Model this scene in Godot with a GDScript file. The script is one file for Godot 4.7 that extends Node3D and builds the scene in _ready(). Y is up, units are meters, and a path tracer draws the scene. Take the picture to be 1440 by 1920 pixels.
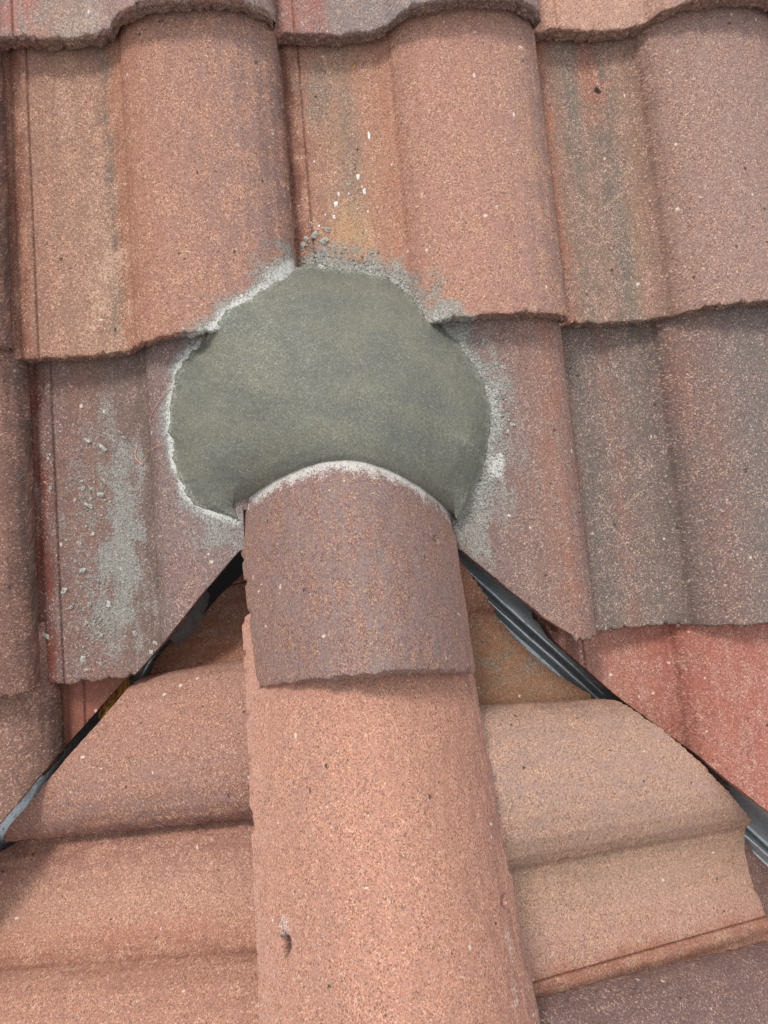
extends Node3D
# A valley junction of two tiled roofs seen from close above: concrete tiles, ridge tiles, a fresh mortar patch, metal valley flashings.

# ---- the two roof planes (metres) -------------------------------------------------
const PITCH := 0.480751            # main slope, 27.54 degrees
const GPITCH := 0.436332           # gable slopes, 25 degrees
const XR := 0.0109                 # ridge line of the gable
const Y0 := 0.12                # apex of the gable's crest planes
const NTAIL := 0.038               # height of a tile's pan at its lower edge over the main plane
const LIFT := 0.09               # each tile lies this much flatter than its roof
const TAIL := {0: -0.988, 1: -0.627, 2: -0.283, 3: 0.071, 4: 0.425}
const START := {
	0: [-0.927, -0.627, -0.327, -0.027, 0.277, 0.579],
	1: [-0.927, -0.627, -0.327, -0.027, 0.277, 0.579],
	2: [-0.927, -0.626, -0.324, -0.024, 0.274, 0.576],
	3: [-0.923, -0.622, -0.322, -0.022, 0.267, 0.568],
	4: [-0.912, -0.611, -0.311, -0.020, 0.256, 0.556]}
const TS0 := -0.03                 # texture window on a tile: across from TS0, TSW wide, TVH long
const TSW := 0.335
const TVH := 0.445
const TPX := Vector2i(564, 748)
const PS := [-0.028, 0.002, 0.008, 0.0125, 0.0205, 0.022, 0.0235, 0.03, 0.05, 0.075, 0.10, 0.115, 0.125, 0.128, 0.136, 0.15, 0.17, 0.20, 0.225, 0.25, 0.27, 0.285, 0.295, 0.300]
const PH := [0.0, 0.0, 0.0035, 0.005, 0.0045, 0.0010, 0.0045, 0.004, 0.001, 0.0, 0.004, 0.0095, 0.015, 0.023, 0.035, 0.047, 0.056, 0.061, 0.062, 0.0595, 0.053, 0.043, 0.032, 0.020]
# outline of the mortar patch on the tiles: across, down, height
const PATCH := [[-0.1045, -0.086, 0.0855], [-0.129, -0.0962, 0.0825], [-0.1476, -0.1061, 0.0785], [-0.1579, -0.1237, 0.073], [-0.1661, -0.1499, 0.067], [-0.1702, -0.1787, 0.0625], [-0.1673, -0.2069, 0.0615], [-0.1621, -0.232, 0.0615], [-0.1556, -0.2513, 0.0625], [-0.1433, -0.2642, 0.065], [-0.1284, -0.2774, 0.066], [-0.1128, -0.283, 0.095], [-0.099, -0.2978, 0.0985], [-0.0738, -0.3145, 0.094], [-0.0454, -0.3347, 0.0795], [-0.026, -0.3554, 0.0535], [-0.0029, -0.363, 0.034], [0.0268, -0.3595, 0.032], [0.0565, -0.3538, 0.0325], [0.0794, -0.3433, 0.0375], [0.0962, -0.326, 0.046], [0.1059, -0.3048, 0.0615], [0.1116, -0.2868, 0.072], [0.1321, -0.2816, 0.055], [0.1475, -0.2578, 0.064], [0.1611, -0.2324, 0.0685], [0.1712, -0.2076, 0.0725], [0.1727, -0.1778, 0.0755], [0.1669, -0.1489, 0.077], [0.1584, -0.1205, 0.078], [0.1476, -0.0981, 0.0785], [0.1352, -0.079, 0.0745], [0.1236, -0.0668, 0.0685]]

var sp := sin(PITCH)
var cp := cos(PITCH)
var sq := sin(GPITCH)
var cq := cos(GPITCH)
var fn := FastNoiseLite.new()      # smooth noise, unit frequency
var fr := FastNoiseLite.new()      # fractal noise, unit frequency
var rng := RandomNumberGenerator.new()
var ga: PackedByteArray            # three grains of 1400 x 1400 pixels
var gb: PackedByteArray
var gc: PackedByteArray
const GW := 1000
var prof: Curve
var height_tex := []
var patch_grid := PackedFloat32Array()   # distance to the mortar patch's outline, for dust and lime round it
var specs := {}
var mats := {}

func srgb(r: float, g: float, b: float) -> Color: return Color(r / 255.0, g / 255.0, b / 255.0)

func _ready():
	# ---- camera ----
	var cam := Camera3D.new()
	cam.name = "camera"
	cam.fov = 67.38
	cam.near = 0.02
	cam.far = 60.0
	var rx := Vector3(0.9904238, 0.0636424, 0.1225168)
	var ry := Vector3(-0.0765575, -0.4853061, 0.8709862)
	var rz := Vector3(0.1148898, -0.8720250, -0.4757864)
	cam.transform = Transform3D(Basis(rx, -ry, -rz).orthonormalized(), Vector3(-0.04577, 0.81836, 0.35058))
	add_child(cam)
	cam.current = true
	# ---- sky and sun: a bright overcast ----
	var env := Environment.new()
	var sky := Sky.new()
	var sm := ProceduralSkyMaterial.new()
	sm.sky_top_color = srgb(226, 231, 238)
	sm.sky_horizon_color = srgb(204, 208, 214)
	sm.sky_curve = 0.3
	sm.ground_bottom_color = srgb(96, 92, 88)
	sm.ground_horizon_color = srgb(150, 150, 148)
	sm.sun_angle_max = 0.0
	sky.sky_material = sm
	env.background_mode = Environment.BG_SKY
	env.sky = sky
	env.background_energy_multiplier = 0.86
	env.tonemap_mode = Environment.TONE_MAPPER_LINEAR
	env.tonemap_exposure = 1.43
	env.sdfgi_enabled = true
	env.ssao_enabled = true
	env.ssil_enabled = true
	var we := WorldEnvironment.new()
	we.name = "environment"
	we.environment = env
	add_child(we)
	var sun := DirectionalLight3D.new()
	sun.name = "sun"
	sun.light_energy = 0.45
	sun.light_angular_distance = 14.0
	sun.light_color = Color(1.0, 0.985, 0.965)
	sun.shadow_enabled = true
	add_child(sun)
	sun.look_at_from_position(Vector3(-0.55, 1.5, -0.50), Vector3.ZERO, Vector3.FORWARD)

	prepare()
	tile_specs()
	bake()
	print("textures ", Time.get_ticks_msec())
	build_main_roof()
	build_gable_roof()
	print("tiles ", Time.get_ticks_msec())
	build_patch()
	build_flashings()
	build_crumbs()
	print("done ", Time.get_ticks_msec())

# ---- helpers ------------------------------------------------------------------------
func prepare():
	rng.seed = 11
	fn.noise_type = FastNoiseLite.TYPE_SIMPLEX
	fn.frequency = 1.0
	fn.fractal_type = FastNoiseLite.FRACTAL_NONE
	fr.noise_type = FastNoiseLite.TYPE_SIMPLEX
	fr.frequency = 1.0
	fr.fractal_octaves = 4
	fr.seed = 7
	ga = grain(21, [[1.0, 0.6], [1.5, 1.0], [2.4, 0.5], [4.5, 0.25]])
	gb = grain(34, [[1.0, 0.9], [1.4, 0.8], [2.0, 0.35], [3.6, 0.2]])
	gc = grain(55, [[1.0, 1.0]])
	for k in 3:
		var im := Image.create(TPX.x, TPX.y, false, Image.FORMAT_L8)
		var d := PackedByteArray()
		d.resize(TPX.x * TPX.y)
		var o := crop_offset(k)
		for y in TPX.y:
			var row: int = (y + o.y) * GW + o.x
			for x in TPX.x:
				d[y * TPX.x + x] = clampi(int(0.45 * ga[row + x] + 0.35 * gb[row + x] + 0.2 * gc[row + x]), 0, 255)
		im.set_data(TPX.x, TPX.y, false, Image.FORMAT_L8, d)
		height_tex.append(ImageTexture.create_from_image(im))
	# distance to the patch outline on a 4 mm grid over across -0.3..0.3, down -0.5..0.1
	patch_grid.resize(150 * 150)
	for j in 150:
		for i in 150:
			var p := Vector2(-0.3 + i * 0.004, -0.5 + j * 0.004)
			var best := 9.0
			for k in PATCH.size() - 1:
				var q := Geometry2D.get_closest_point_to_segment(p, Vector2(PATCH[k][0], PATCH[k][1]), Vector2(PATCH[k + 1][0], PATCH[k + 1][1]))
				best = minf(best, p.distance_to(q))
			patch_grid[j * 150 + i] = best

func grain(seed_: int, sizes: Array) -> PackedByteArray:
	# random grains of several sizes laid over each other, spread over 0..255
	var r := RandomNumberGenerator.new()
	r.seed = seed_
	var sum := PackedFloat32Array()
	sum.resize(GW * GW)
	var power := 0.0
	for e in sizes:
		var n := int(GW / e[0])
		var d := PackedByteArray()
		d.resize(n * n)
		for k in n * n: d[k] = r.randi() & 255
		var im := Image.create_from_data(n, n, false, Image.FORMAT_L8, d)
		if n != GW: im.resize(GW, GW, Image.INTERPOLATE_CUBIC)
		var b := im.get_data()
		var wgt: float = e[1]
		power += wgt * wgt * (0.083 if e[0] <= 1.0 else 0.05)
		for k in GW * GW: sum[k] += wgt * (b[k] - 127.5) / 255.0
	var out := PackedByteArray()
	out.resize(GW * GW)
	var gain := 58.0 / sqrt(power)
	for k in GW * GW: out[k] = clampi(int(127.5 + sum[k] * gain), 0, 255)
	return out

func crop_offset(k: int) -> Vector2i:
	return Vector2i((k * 397) % (GW - TPX.x), (k * 241) % (GW - TPX.y))

func near_patch(u: float, v: float) -> float:
	var x := (u + 0.3) / 0.004
	var y := (v + 0.5) / 0.004
	if x < 0 or y < 0 or x >= 148 or y >= 148: return 1.0
	var i := int(x)
	var j := int(y)
	x -= i
	y -= j
	var a := patch_grid[j * 150 + i]
	var b := patch_grid[j * 150 + i + 1]
	var c := patch_grid[j * 150 + 150 + i]
	var d := patch_grid[j * 150 + 151 + i]
	return lerpf(lerpf(a, b, x), lerpf(c, d, x), y)

func profile(s: float) -> float:
	if s <= PS[0]: return PH[0]
	for k in range(1, PS.size()):
		if s <= PS[k]: return lerpf(PH[k - 1], PH[k], (s - PS[k - 1]) / (PS[k] - PS[k - 1]))
	return PH[-1]

func main_pt(u: float, v: float, n: float) -> Vector3:
	return Vector3(u, -v * sp + n * cp, v * cp + n * sp)

func gable_pt(side: float, z: float, d: float, n: float) -> Vector3:
	return Vector3(XR + side * (d * cq + n * sq), Y0 - d * sq + n * cq, z)

func main_height(u: float, v: float) -> float:
	for c in [1, 2, 3, 4]:
		if v <= TAIL[c]:
			var n: float = NTAIL - (TAIL[c] - v) * LIFT
			for s0 in START[c]:
				if u >= s0 and u < s0 + 0.3: return n + profile(u - s0)
			return n
	return -0.05

func top_y(u: float, v: float) -> Vector3: return main_pt(u, v, main_height(u, v))

# ---- mesh collecting --------------------------------------------------------------
class Shape:
	var v := PackedVector3Array()
	var n := PackedVector3Array()
	var t := PackedVector2Array()
	var ix := PackedInt32Array()
	func grid(p: PackedVector3Array, uv: PackedVector2Array, nx: int, ny: int, sign: float):
		var b := v.size()
		v.append_array(p)
		t.append_array(uv)
		for j in ny:
			for i in nx:
				var du := p[j * nx + mini(i + 1, nx - 1)] - p[j * nx + maxi(i - 1, 0)]
				var dv := p[mini(j + 1, ny - 1) * nx + i] - p[maxi(j - 1, 0) * nx + i]
				var c := du.cross(dv) * sign
				n.append(c.normalized() if c.length_squared() > 1e-20 else Vector3.UP)
		for j in ny - 1:
			for i in nx - 1:
				var a := b + j * nx + i
				if sign > 0.0:
					ix.append_array([a, a + nx, a + 1, a + 1, a + nx, a + nx + 1])
				else:
					ix.append_array([a, a + 1, a + nx, a + 1, a + nx + 1, a + nx])
	func mesh() -> ArrayMesh:
		var arr := []
		arr.resize(Mesh.ARRAY_MAX)
		arr[Mesh.ARRAY_VERTEX] = v
		arr[Mesh.ARRAY_NORMAL] = n
		arr[Mesh.ARRAY_TEX_UV] = t
		arr[Mesh.ARRAY_INDEX] = ix
		var m := ArrayMesh.new()
		m.add_surface_from_arrays(Mesh.PRIMITIVE_TRIANGLES, arr)
		return m

func put(called: String, m: Mesh, mat: Material, parent: Node = self) -> MeshInstance3D:
	var o := MeshInstance3D.new()
	o.name = called
	o.mesh = m
	o.material_override = mat
	parent.add_child(o, true)
	return o

func tag(o: Node, label: String, category := "", group := "", kind := ""):
	if label: o.set_meta("label", label)
	if category: o.set_meta("category", category)
	if group: o.set_meta("group", group)
	if kind: o.set_meta("kind", kind)

# A roof tile: frame(s, v, n) gives the point; the tile runs from vtop to vbot(s) and from s0 to s1.
func tile_mesh(frame: Callable, s0: float, s1: float, vhead: float, vbot: Callable, seed_: float, opt := {}) -> ArrayMesh:
	var fine: float = opt.get("step", 0.0016)
	var th: float = opt.get("thick", 0.0155)
	var rough: float = opt.get("rough", 1.0)
	var groove: bool = opt.get("groove", true)
	var hmin: float = opt.get("vmin", vhead)
	var cols := PackedFloat32Array()
	var nx0 := int(ceil((s1 - s0) / fine)) + 1
	for i in nx0: cols.append(lerpf(s0, s1, i / float(nx0 - 1)))
	if groove:
		for g in [0.0208, 0.022, 0.0232]:
			if g > s0 and g < s1: cols.append(g)
	cols.append(0.1265)
	cols.append(0.128)
	cols.sort()
	var keep := PackedFloat32Array()
	for s in cols:
		if s >= s0 and s <= s1 and vbot.call(s) > hmin + 0.006: keep.append(s)
	cols = keep
	var nx := cols.size()
	var ny := int(opt.get("rows", 46))
	var p := PackedVector3Array()
	var uv := PackedVector2Array()
	p.resize(nx * ny)
	uv.resize(nx * ny)
	var rimv := PackedFloat32Array()
	var rimn := PackedFloat32Array()
	var roughs := PackedFloat32Array()
	for i in nx:
		var s := cols[i]
		var h := profile(s) if groove or s > 0.03 or s < 0.012 else 0.0
		if not groove and s < 0.03: h = lerpf(0.0, 0.004, clampf((s + 0.002) / 0.016, 0, 1))
		var vb: float = vbot.call(s)
		var wob := fn.get_noise_2d(s * 200.0, seed_) * 0.00012 + fn.get_noise_2d(s * 40.0, seed_ + 9.0) * 0.0012
		var rf := rough * (0.3 if vb < opt.get("tail", vb) - 0.002 else 1.0)
		roughs.append(rf)
		var chip := maxf(0.0, fn.get_noise_2d(s * 60.0, seed_ + 31.0) - 0.5) * 0.006
		vb += (wob - chip) * rf
		for j in ny:
			var f := j / float(ny - 1)
			var v: float
			if j < ny - 4: v = lerpf(vhead, vb - 0.0045, j / float(ny - 5))
			else: v = vb - [0.003, 0.0016, 0.0006, 0.0][j - (ny - 4)]
			var n := h + fn.get_noise_3d(s * 30.0, v * 22.0, seed_) * 0.0004 + fn.get_noise_3d(s * 260.0, v * 260.0, seed_) * 0.0001
			if j >= ny - 4: n -= ([0.0000, 0.0002, 0.0005, 0.0011][j - (ny - 4)] + chip * 0.5 * (j - ny + 5) / 4.0) * rf
			p[j * nx + i] = frame.call(s, v, n)
			uv[j * nx + i] = Vector2((s - TS0) / TSW, (v - vhead) / TVH)
			if j == ny - 1:
				rimv.append(v)
				rimn.append(n)
	var sh := Shape.new()
	sh.grid(p, uv, nx, ny, -1.0)
	# lower edge
	var rings := 11
	var q := PackedVector3Array()
	var qu := PackedVector2Array()
	for k in rings:
		for i in nx:
			var s := cols[i]
			var f := k / float(rings - 1)
			var r := 0.0
			if k > 0: r = (fn.get_noise_3d(s * 110.0, k * 0.28, seed_ + 5.0) * 0.0015 + fn.get_noise_3d(s * 260.0, k * 0.62, seed_ + 8.0) * 0.0011 - 0.0012 * f * f) * roughs[i]
			if k > 0 and k < rings - 1: r += 0.0006 * roughs[i]
			q.append(frame.call(s, rimv[i] + r, lerpf(rimn[i], profile(s) - th + fn.get_noise_2d(s * 90.0, seed_ + 3.0) * 0.0011 * roughs[i], f)))
			qu.append(Vector2((s - TS0) / TSW, (rimv[i] - vhead + 0.0005 + f * 0.016) / TVH))
	sh.grid(q, qu, nx, rings, -1.0)
	# underside, head and sides
	var under := PackedVector3Array()
	var unu := PackedVector2Array()
	for j in 2:
		for i in nx:
			under.append(q[(rings - 1) * nx + i] if j == 1 else frame.call(cols[i], vhead, profile(cols[i]) - th))
			unu.append(uv[(ny - 1 if j == 1 else 0) * nx + i])
	sh.grid(under, unu, nx, 2, 1.0)
	var hd := PackedVector3Array()
	var hu := PackedVector2Array()
	for j in 2:
		for i in nx:
			hd.append(under[i] if j == 0 else p[i])
			hu.append(uv[i])
	sh.grid(hd, hu, nx, 2, -1.0)
	for e in 2:
		var i := 0 if e == 0 else nx - 1
		var sd := PackedVector3Array()
		var su := PackedVector2Array()
		for k in 4:
			for j in ny:
				var a := p[j * nx + i]
				var vv: float = rimv[i] if j == ny - 1 else lerpf(vhead, rimv[i], j / float(ny - 1))
				var b: Vector3 = frame.call(cols[i], vv, profile(cols[i]) - th * 0.8)
				var pt := a.lerp(b, k / 3.0)
				if k == 1 or k == 2:
					var out: Vector3 = frame.call(cols[i] + (0.0016 if e == 1 else -0.0016) * (1.0 + fn.get_noise_2d(vv * 300.0, seed_ + k)), vv, 0.0) - frame.call(cols[i], vv, 0.0)
					pt += out
				sd.append(pt)
				su.append(Vector2((cols[i] + 0.002 * k - TS0) / TSW, (vv - vhead) / TVH))
		sh.grid(sd, su, ny, 4, -1.0 if e == 0 else 1.0)
	return sh.mesh()

# ---- colours of the tiles -----------------------------------------------------------
# bands: stops across the tile [s, colour]; cream: stops [s, density of pale flecks]; dark: density of dark flecks; blobs: [across, down, radius across, radius down, what, amount]
func tile_specs():
	var pale := srgb(216, 192, 166)
	specs.a2 = {"seed": 3, "start": -0.324, "tail": TAIL[2] + 0.009, "bands": [[-0.03, srgb(140, 88, 70)], [0.012, srgb(142, 88, 68)], [0.02, srgb(158, 112, 92)], [0.06, srgb(164, 120, 96)], [0.095, srgb(160, 116, 94)], [0.105, srgb(128, 104, 88)], [0.115, srgb(162, 108, 80)], [0.13, srgb(176, 116, 90)], [0.18, srgb(172, 120, 100)], [0.25, srgb(158, 116, 102)], [0.3, srgb(134, 104, 94)]],
		"alt": srgb(182, 122, 92), "cream": [[-0.03, 0.05], [0.025, 0.3], [0.06, 0.55], [0.095, 0.6], [0.115, 0.2], [0.14, 0.25], [0.2, 0.3], [0.3, 0.28]], "dark": 0.3, "blobs": [[-0.262, -0.56, 0.008, 0.05, "cream", 0.3], [-0.22, -0.34, 0.022, 0.06, "cream", 0.55], [-0.228, -0.43, 0.018, 0.05, "cream", 0.3]]}
	specs.b2 = {"seed": 5, "start": -0.024, "tail": TAIL[2], "bands": [[-0.03, srgb(134, 84, 66)], [0.012, srgb(140, 88, 70)], [0.022, srgb(166, 114, 92)], [0.045, srgb(172, 126, 98)], [0.07, srgb(160, 124, 100)], [0.09, srgb(178, 126, 98)], [0.118, srgb(182, 122, 94)], [0.13, srgb(182, 126, 104)], [0.2, srgb(180, 124, 104)], [0.25, srgb(170, 122, 106)], [0.3, srgb(146, 112, 100)]],
		"alt": srgb(186, 128, 98), "cream": [[-0.03, 0.05], [0.03, 0.35], [0.06, 0.45], [0.09, 0.35], [0.115, 0.12], [0.13, 0.3], [0.3, 0.32]], "dark": 0.34, "blobs": [[0.040, -0.405, 0.022, 0.028, "ochre", 0.5], [0.016, -0.568, 0.014, 0.03, "grey", 0.5], [0.05, -0.5, 0.010, 0.08, "grey", 0.3]]}
	specs.c2 = {"seed": 8, "start": 0.274, "tail": TAIL[2], "groove": false, "bands": [[-0.03, srgb(150, 100, 78)], [0.014, srgb(172, 110, 84)], [0.022, srgb(150, 112, 90)], [0.04, srgb(132, 112, 94)], [0.062, srgb(142, 112, 92)], [0.085, srgb(120, 104, 90)], [0.105, srgb(150, 116, 92)], [0.125, srgb(140, 104, 86)], [0.135, srgb(160, 122, 106)], [0.2, srgb(160, 124, 110)], [0.3, srgb(148, 118, 108)]],
		"alt": srgb(164, 116, 98), "cream": [[-0.03, 0.1], [0.02, 0.3], [0.045, 0.6], [0.07, 0.6], [0.1, 0.55], [0.12, 0.2], [0.14, 0.35], [0.3, 0.35]], "dark": 0.36, "blobs": [[0.345, -0.58, 0.016, 0.05, "rust", 0.5], [0.362, -0.36, 0.008, 0.09, "grey", 0.5], [0.322, -0.56, 0.01, 0.05, "grey", 0.45]]}
	specs.a3 = {"seed": 13, "start": -0.322, "tail": TAIL[3], "bands": [[-0.03, srgb(120, 66, 52)], [0.008, srgb(128, 64, 50)], [0.014, srgb(116, 72, 62)], [0.022, srgb(132, 98, 86)], [0.05, srgb(142, 102, 88)], [0.1, srgb(126, 102, 90)], [0.122, srgb(116, 94, 82)], [0.135, srgb(140, 114, 107)], [0.2, srgb(138, 113, 107)], [0.3, srgb(134, 108, 102)]],
		"alt": srgb(136, 106, 96), "cream": [[-0.03, 0.0], [0.02, 0.2], [0.05, 0.3], [0.1, 0.12], [0.14, 0.3], [0.3, 0.35]], "dark": 0.34, "blobs": [[-0.239, -0.205, 0.014, 0.035, "dust", 0.6], [-0.229, -0.158, 0.020, 0.035, "dust", 0.8], [-0.231, -0.106, 0.021, 0.045, "dust", 0.9], [-0.237, -0.05, 0.025, 0.05, "dust", 0.95], [-0.238, -0.008, 0.026, 0.04, "dust", 0.9], [-0.246, 0.03, 0.028, 0.025, "dust", 0.6], [-0.27, -0.02, 0.022, 0.06, "dust", 0.42], [-0.272, -0.12, 0.018, 0.06, "dust", 0.45], [-0.255, -0.17, 0.016, 0.04, "dust", 0.45], [-0.122, -0.075, 0.028, 0.02, "dust", 0.85], [-0.1, -0.055, 0.018, 0.012, "dust", 0.6], [-0.16, -0.03, 0.02, 0.03, "rust", 0.12]]}
	specs.b3 = {"seed": 17, "start": -0.022, "tail": TAIL[3], "bands": [[-0.03, srgb(130, 80, 64)], [0.03, srgb(150, 110, 92)], [0.12, srgb(150, 104, 86)], [0.14, srgb(134, 108, 98)], [0.2, srgb(136, 108, 98)], [0.235, srgb(144, 108, 94)], [0.265, srgb(164, 110, 90)], [0.285, srgb(152, 110, 96)], [0.3, srgb(140, 104, 92)]],
		"alt": srgb(148, 114, 100), "cream": [[-0.03, 0.1], [0.14, 0.22], [0.22, 0.3], [0.3, 0.34]], "dark": 0.38, "blobs": [[0.140, -0.055, 0.018, 0.03, "dust", 0.95], [0.168, -0.1, 0.024, 0.03, "dust", 0.75], [0.186, -0.135, 0.02, 0.03, "dust", 0.55], [0.150, -0.03, 0.014, 0.03, "dust", 0.5], [0.172, -0.122, 0.009, 0.018, "lime", 0.9], [0.180, -0.190, 0.006, 0.03, "lime", 0.55]]}
	specs.c3 = {"seed": 19, "start": 0.267, "tail": TAIL[3], "groove": false, "bands": [[-0.03, srgb(150, 86, 66)], [0.010, srgb(160, 94, 72)], [0.018, srgb(126, 102, 90)], [0.03, srgb(114, 102, 92)], [0.055, srgb(126, 102, 90)], [0.068, srgb(142, 102, 88)], [0.078, srgb(128, 102, 90)], [0.1, srgb(122, 104, 92)], [0.12, srgb(110, 94, 84)], [0.135, srgb(126, 104, 95)], [0.16, srgb(136, 102, 90)], [0.2, srgb(122, 106, 98)], [0.3, srgb(118, 103, 96)]],
		"alt": srgb(128, 102, 92), "cream": [[-0.03, 0.1], [0.02, 0.3], [0.05, 0.62], [0.09, 0.58], [0.12, 0.2], [0.14, 0.42], [0.3, 0.42]], "dark": 0.34, "blobs": [[0.405, -0.22, 0.010, 0.07, "rust", 0.25]]}
	specs.c4 = {"seed": 23, "start": 0.256, "tail": TAIL[4], "bands": [[-0.03, srgb(110, 70, 60)], [0.012, srgb(134, 88, 76)], [0.022, srgb(150, 104, 88)], [0.05, srgb(180, 112, 92)], [0.1, srgb(178, 104, 84)], [0.125, srgb(166, 92, 76)], [0.135, srgb(180, 104, 86)], [0.3, srgb(178, 102, 84)]],
		"alt": srgb(184, 118, 98), "cream": [[-0.03, 0.1], [0.03, 0.4], [0.07, 0.5], [0.1, 0.42], [0.12, 0.2], [0.135, 0.42], [0.3, 0.4]], "dark": 0.22, "blobs": []}
	specs.z3 = {"seed": 29, "start": -0.622, "tail": TAIL[3], "bands": [[-0.03, srgb(130, 86, 70)], [0.12, srgb(150, 106, 88)], [0.2, srgb(156, 106, 88)], [0.26, srgb(152, 106, 90)], [0.285, srgb(136, 98, 84)], [0.3, srgb(104, 82, 74)]],
		"alt": srgb(162, 112, 92), "cream": [[-0.03, 0.3], [0.2, 0.32], [0.3, 0.2]], "dark": 0.36, "blobs": []}
	specs.z4 = specs.z3.duplicate()
	specs.z4.seed = 31
	specs.z4.start = -0.611
	specs.z4.tail = TAIL[4]
	specs.z4.bands = [[-0.03, srgb(130, 86, 70)], [0.2, srgb(150, 106, 86)], [0.26, srgb(142, 104, 86)], [0.3, srgb(112, 86, 74)]]
	specs.a4 = {"seed": 37, "start": -0.311, "tail": TAIL[4], "smooth": 0.5, "bands": [[-0.03, srgb(156, 92, 72)], [0.02, srgb(160, 94, 74)], [0.12, srgb(166, 98, 78)], [0.3, srgb(164, 102, 84)]],
		"alt": srgb(156, 98, 80), "cream": [[-0.03, 0.0], [0.3, 0.08]], "dark": 0.15, "blobs": []}
	specs.a1 = {"seed": 41, "start": -0.327, "tail": TAIL[1], "bands": [[-0.03, srgb(160, 100, 90)], [0.022, srgb(176, 118, 104)], [0.045, srgb(178, 116, 100)], [0.055, srgb(164, 126, 108)], [0.09, srgb(158, 128, 112)], [0.12, srgb(160, 128, 118)], [0.14, srgb(170, 130, 120)], [0.3, srgb(164, 122, 110)]],
		"alt": srgb(150, 132, 120), "cream": [[-0.03, 0.25], [0.05, 0.35], [0.07, 0.62], [0.11, 0.5], [0.14, 0.4], [0.3, 0.35]], "dark": 0.26, "blobs": [[-0.222, -0.645, 0.018, 0.012, "cream", 0.7]]}
	specs.b1 = {"seed": 43, "start": -0.027, "tail": TAIL[1], "bands": [[-0.03, srgb(156, 104, 92)], [0.02, srgb(170, 112, 96)], [0.055, srgb(166, 108, 98)], [0.066, srgb(146, 124, 114)], [0.1, srgb(142, 124, 116)], [0.14, srgb(150, 138, 134)], [0.2, srgb(156, 130, 122)], [0.3, srgb(148, 124, 116)]],
		"alt": srgb(152, 120, 110), "cream": [[-0.03, 0.25], [0.05, 0.4], [0.1, 0.55], [0.14, 0.4], [0.3, 0.35]], "dark": 0.3, "blobs": []}
	specs.c1 = {"seed": 47, "start": 0.277, "tail": TAIL[1], "bands": [[-0.03, srgb(176, 120, 100)], [0.03, srgb(192, 138, 114)], [0.09, srgb(186, 138, 116)], [0.14, srgb(180, 136, 118)], [0.3, srgb(168, 128, 114)]],
		"alt": srgb(198, 142, 112), "cream": [[-0.03, 0.3], [0.05, 0.45], [0.1, 0.45], [0.3, 0.4]], "dark": 0.3, "blobs": []}
	specs.l1 = {"seed": 53, "grey": 0.17, "bands": [[-0.03, srgb(140, 84, 60)], [0.03, srgb(148, 94, 68)], [0.07, srgb(150, 94, 66)], [0.105, srgb(164, 100, 70)], [0.124, srgb(160, 100, 74)], [0.13, srgb(176, 124, 104)], [0.2, srgb(172, 120, 100)], [0.26, srgb(164, 118, 102)], [0.285, srgb(154, 112, 98)], [0.3, srgb(130, 90, 78)]],
		"alt": srgb(170, 112, 86), "cream": [[-0.03, 0.05], [0.1, 0.06], [0.13, 0.3], [0.3, 0.33]], "dark": 0.3, "blobs": [], "grit": [0.02, 0.11, 0.35]}
	specs.l2 = {"seed": 59, "grey": 0.15, "bands": [[-0.03, srgb(140, 90, 74)], [0.02, srgb(158, 106, 88)], [0.05, srgb(176, 124, 102)], [0.08, srgb(184, 130, 106)], [0.1, srgb(182, 122, 98)], [0.122, srgb(162, 106, 84)], [0.13, srgb(176, 120, 98)], [0.3, srgb(180, 124, 100)]],
		"alt": srgb(188, 128, 100), "cream": [[-0.03, 0.15], [0.03, 0.4], [0.07, 0.62], [0.1, 0.3], [0.13, 0.3], [0.3, 0.3]], "dark": 0.26, "blobs": []}
	specs.ra = {"seed": 61, "bands": [[-0.03, srgb(140, 94, 70)], [0.03, srgb(158, 108, 74)], [0.07, srgb(160, 110, 76)], [0.11, srgb(164, 110, 78)], [0.124, srgb(150, 96, 72)], [0.13, srgb(166, 106, 80)], [0.3, srgb(160, 102, 80)]],
		"alt": srgb(150, 108, 78), "cream": [[-0.03, 0.08], [0.1, 0.16], [0.3, 0.18]], "dark": 0.25, "blobs": [], "grit": [0.03, 0.1, 0.4]}
	specs.rb = {"seed": 67, "bands": [[-0.03, srgb(160, 104, 82)], [0.015, srgb(176, 114, 90)], [0.024, srgb(182, 118, 92)], [0.035, srgb(190, 136, 114)], [0.07, srgb(192, 144, 120)], [0.1, srgb(184, 142, 114)], [0.124, srgb(168, 130, 104)], [0.14, srgb(182, 140, 116)], [0.2, srgb(184, 142, 122)], [0.27, srgb(178, 138, 116)], [0.3, srgb(158, 118, 98)]],
		"alt": srgb(194, 140, 108), "cream": [[-0.03, 0.1], [0.024, 0.15], [0.04, 0.3], [0.3, 0.34]], "dark": 0.34, "blobs": []}
	specs.rc = {"seed": 71, "bands": [[-0.03, srgb(126, 92, 82)], [0.1, srgb(136, 98, 88)], [0.3, srgb(126, 96, 88)]],
		"alt": srgb(142, 104, 92), "cream": [[-0.03, 0.25], [0.3, 0.24]], "dark": 0.42, "blobs": []}
	specs.r1 = {"seed": 73, "bands": [[-0.03, srgb(152, 114, 102)], [0.05, srgb(148, 116, 107)], [0.14, srgb(146, 118, 109)], [0.25, srgb(144, 114, 105)], [0.305, srgb(154, 114, 102)]],
		"alt": srgb(156, 106, 90), "cream": [[-0.03, 0.2], [0.3, 0.24]], "dark": 0.42, "fleck": srgb(206, 184, 136), "blobs": [], "limehead": true, "ridge": true}
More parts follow.
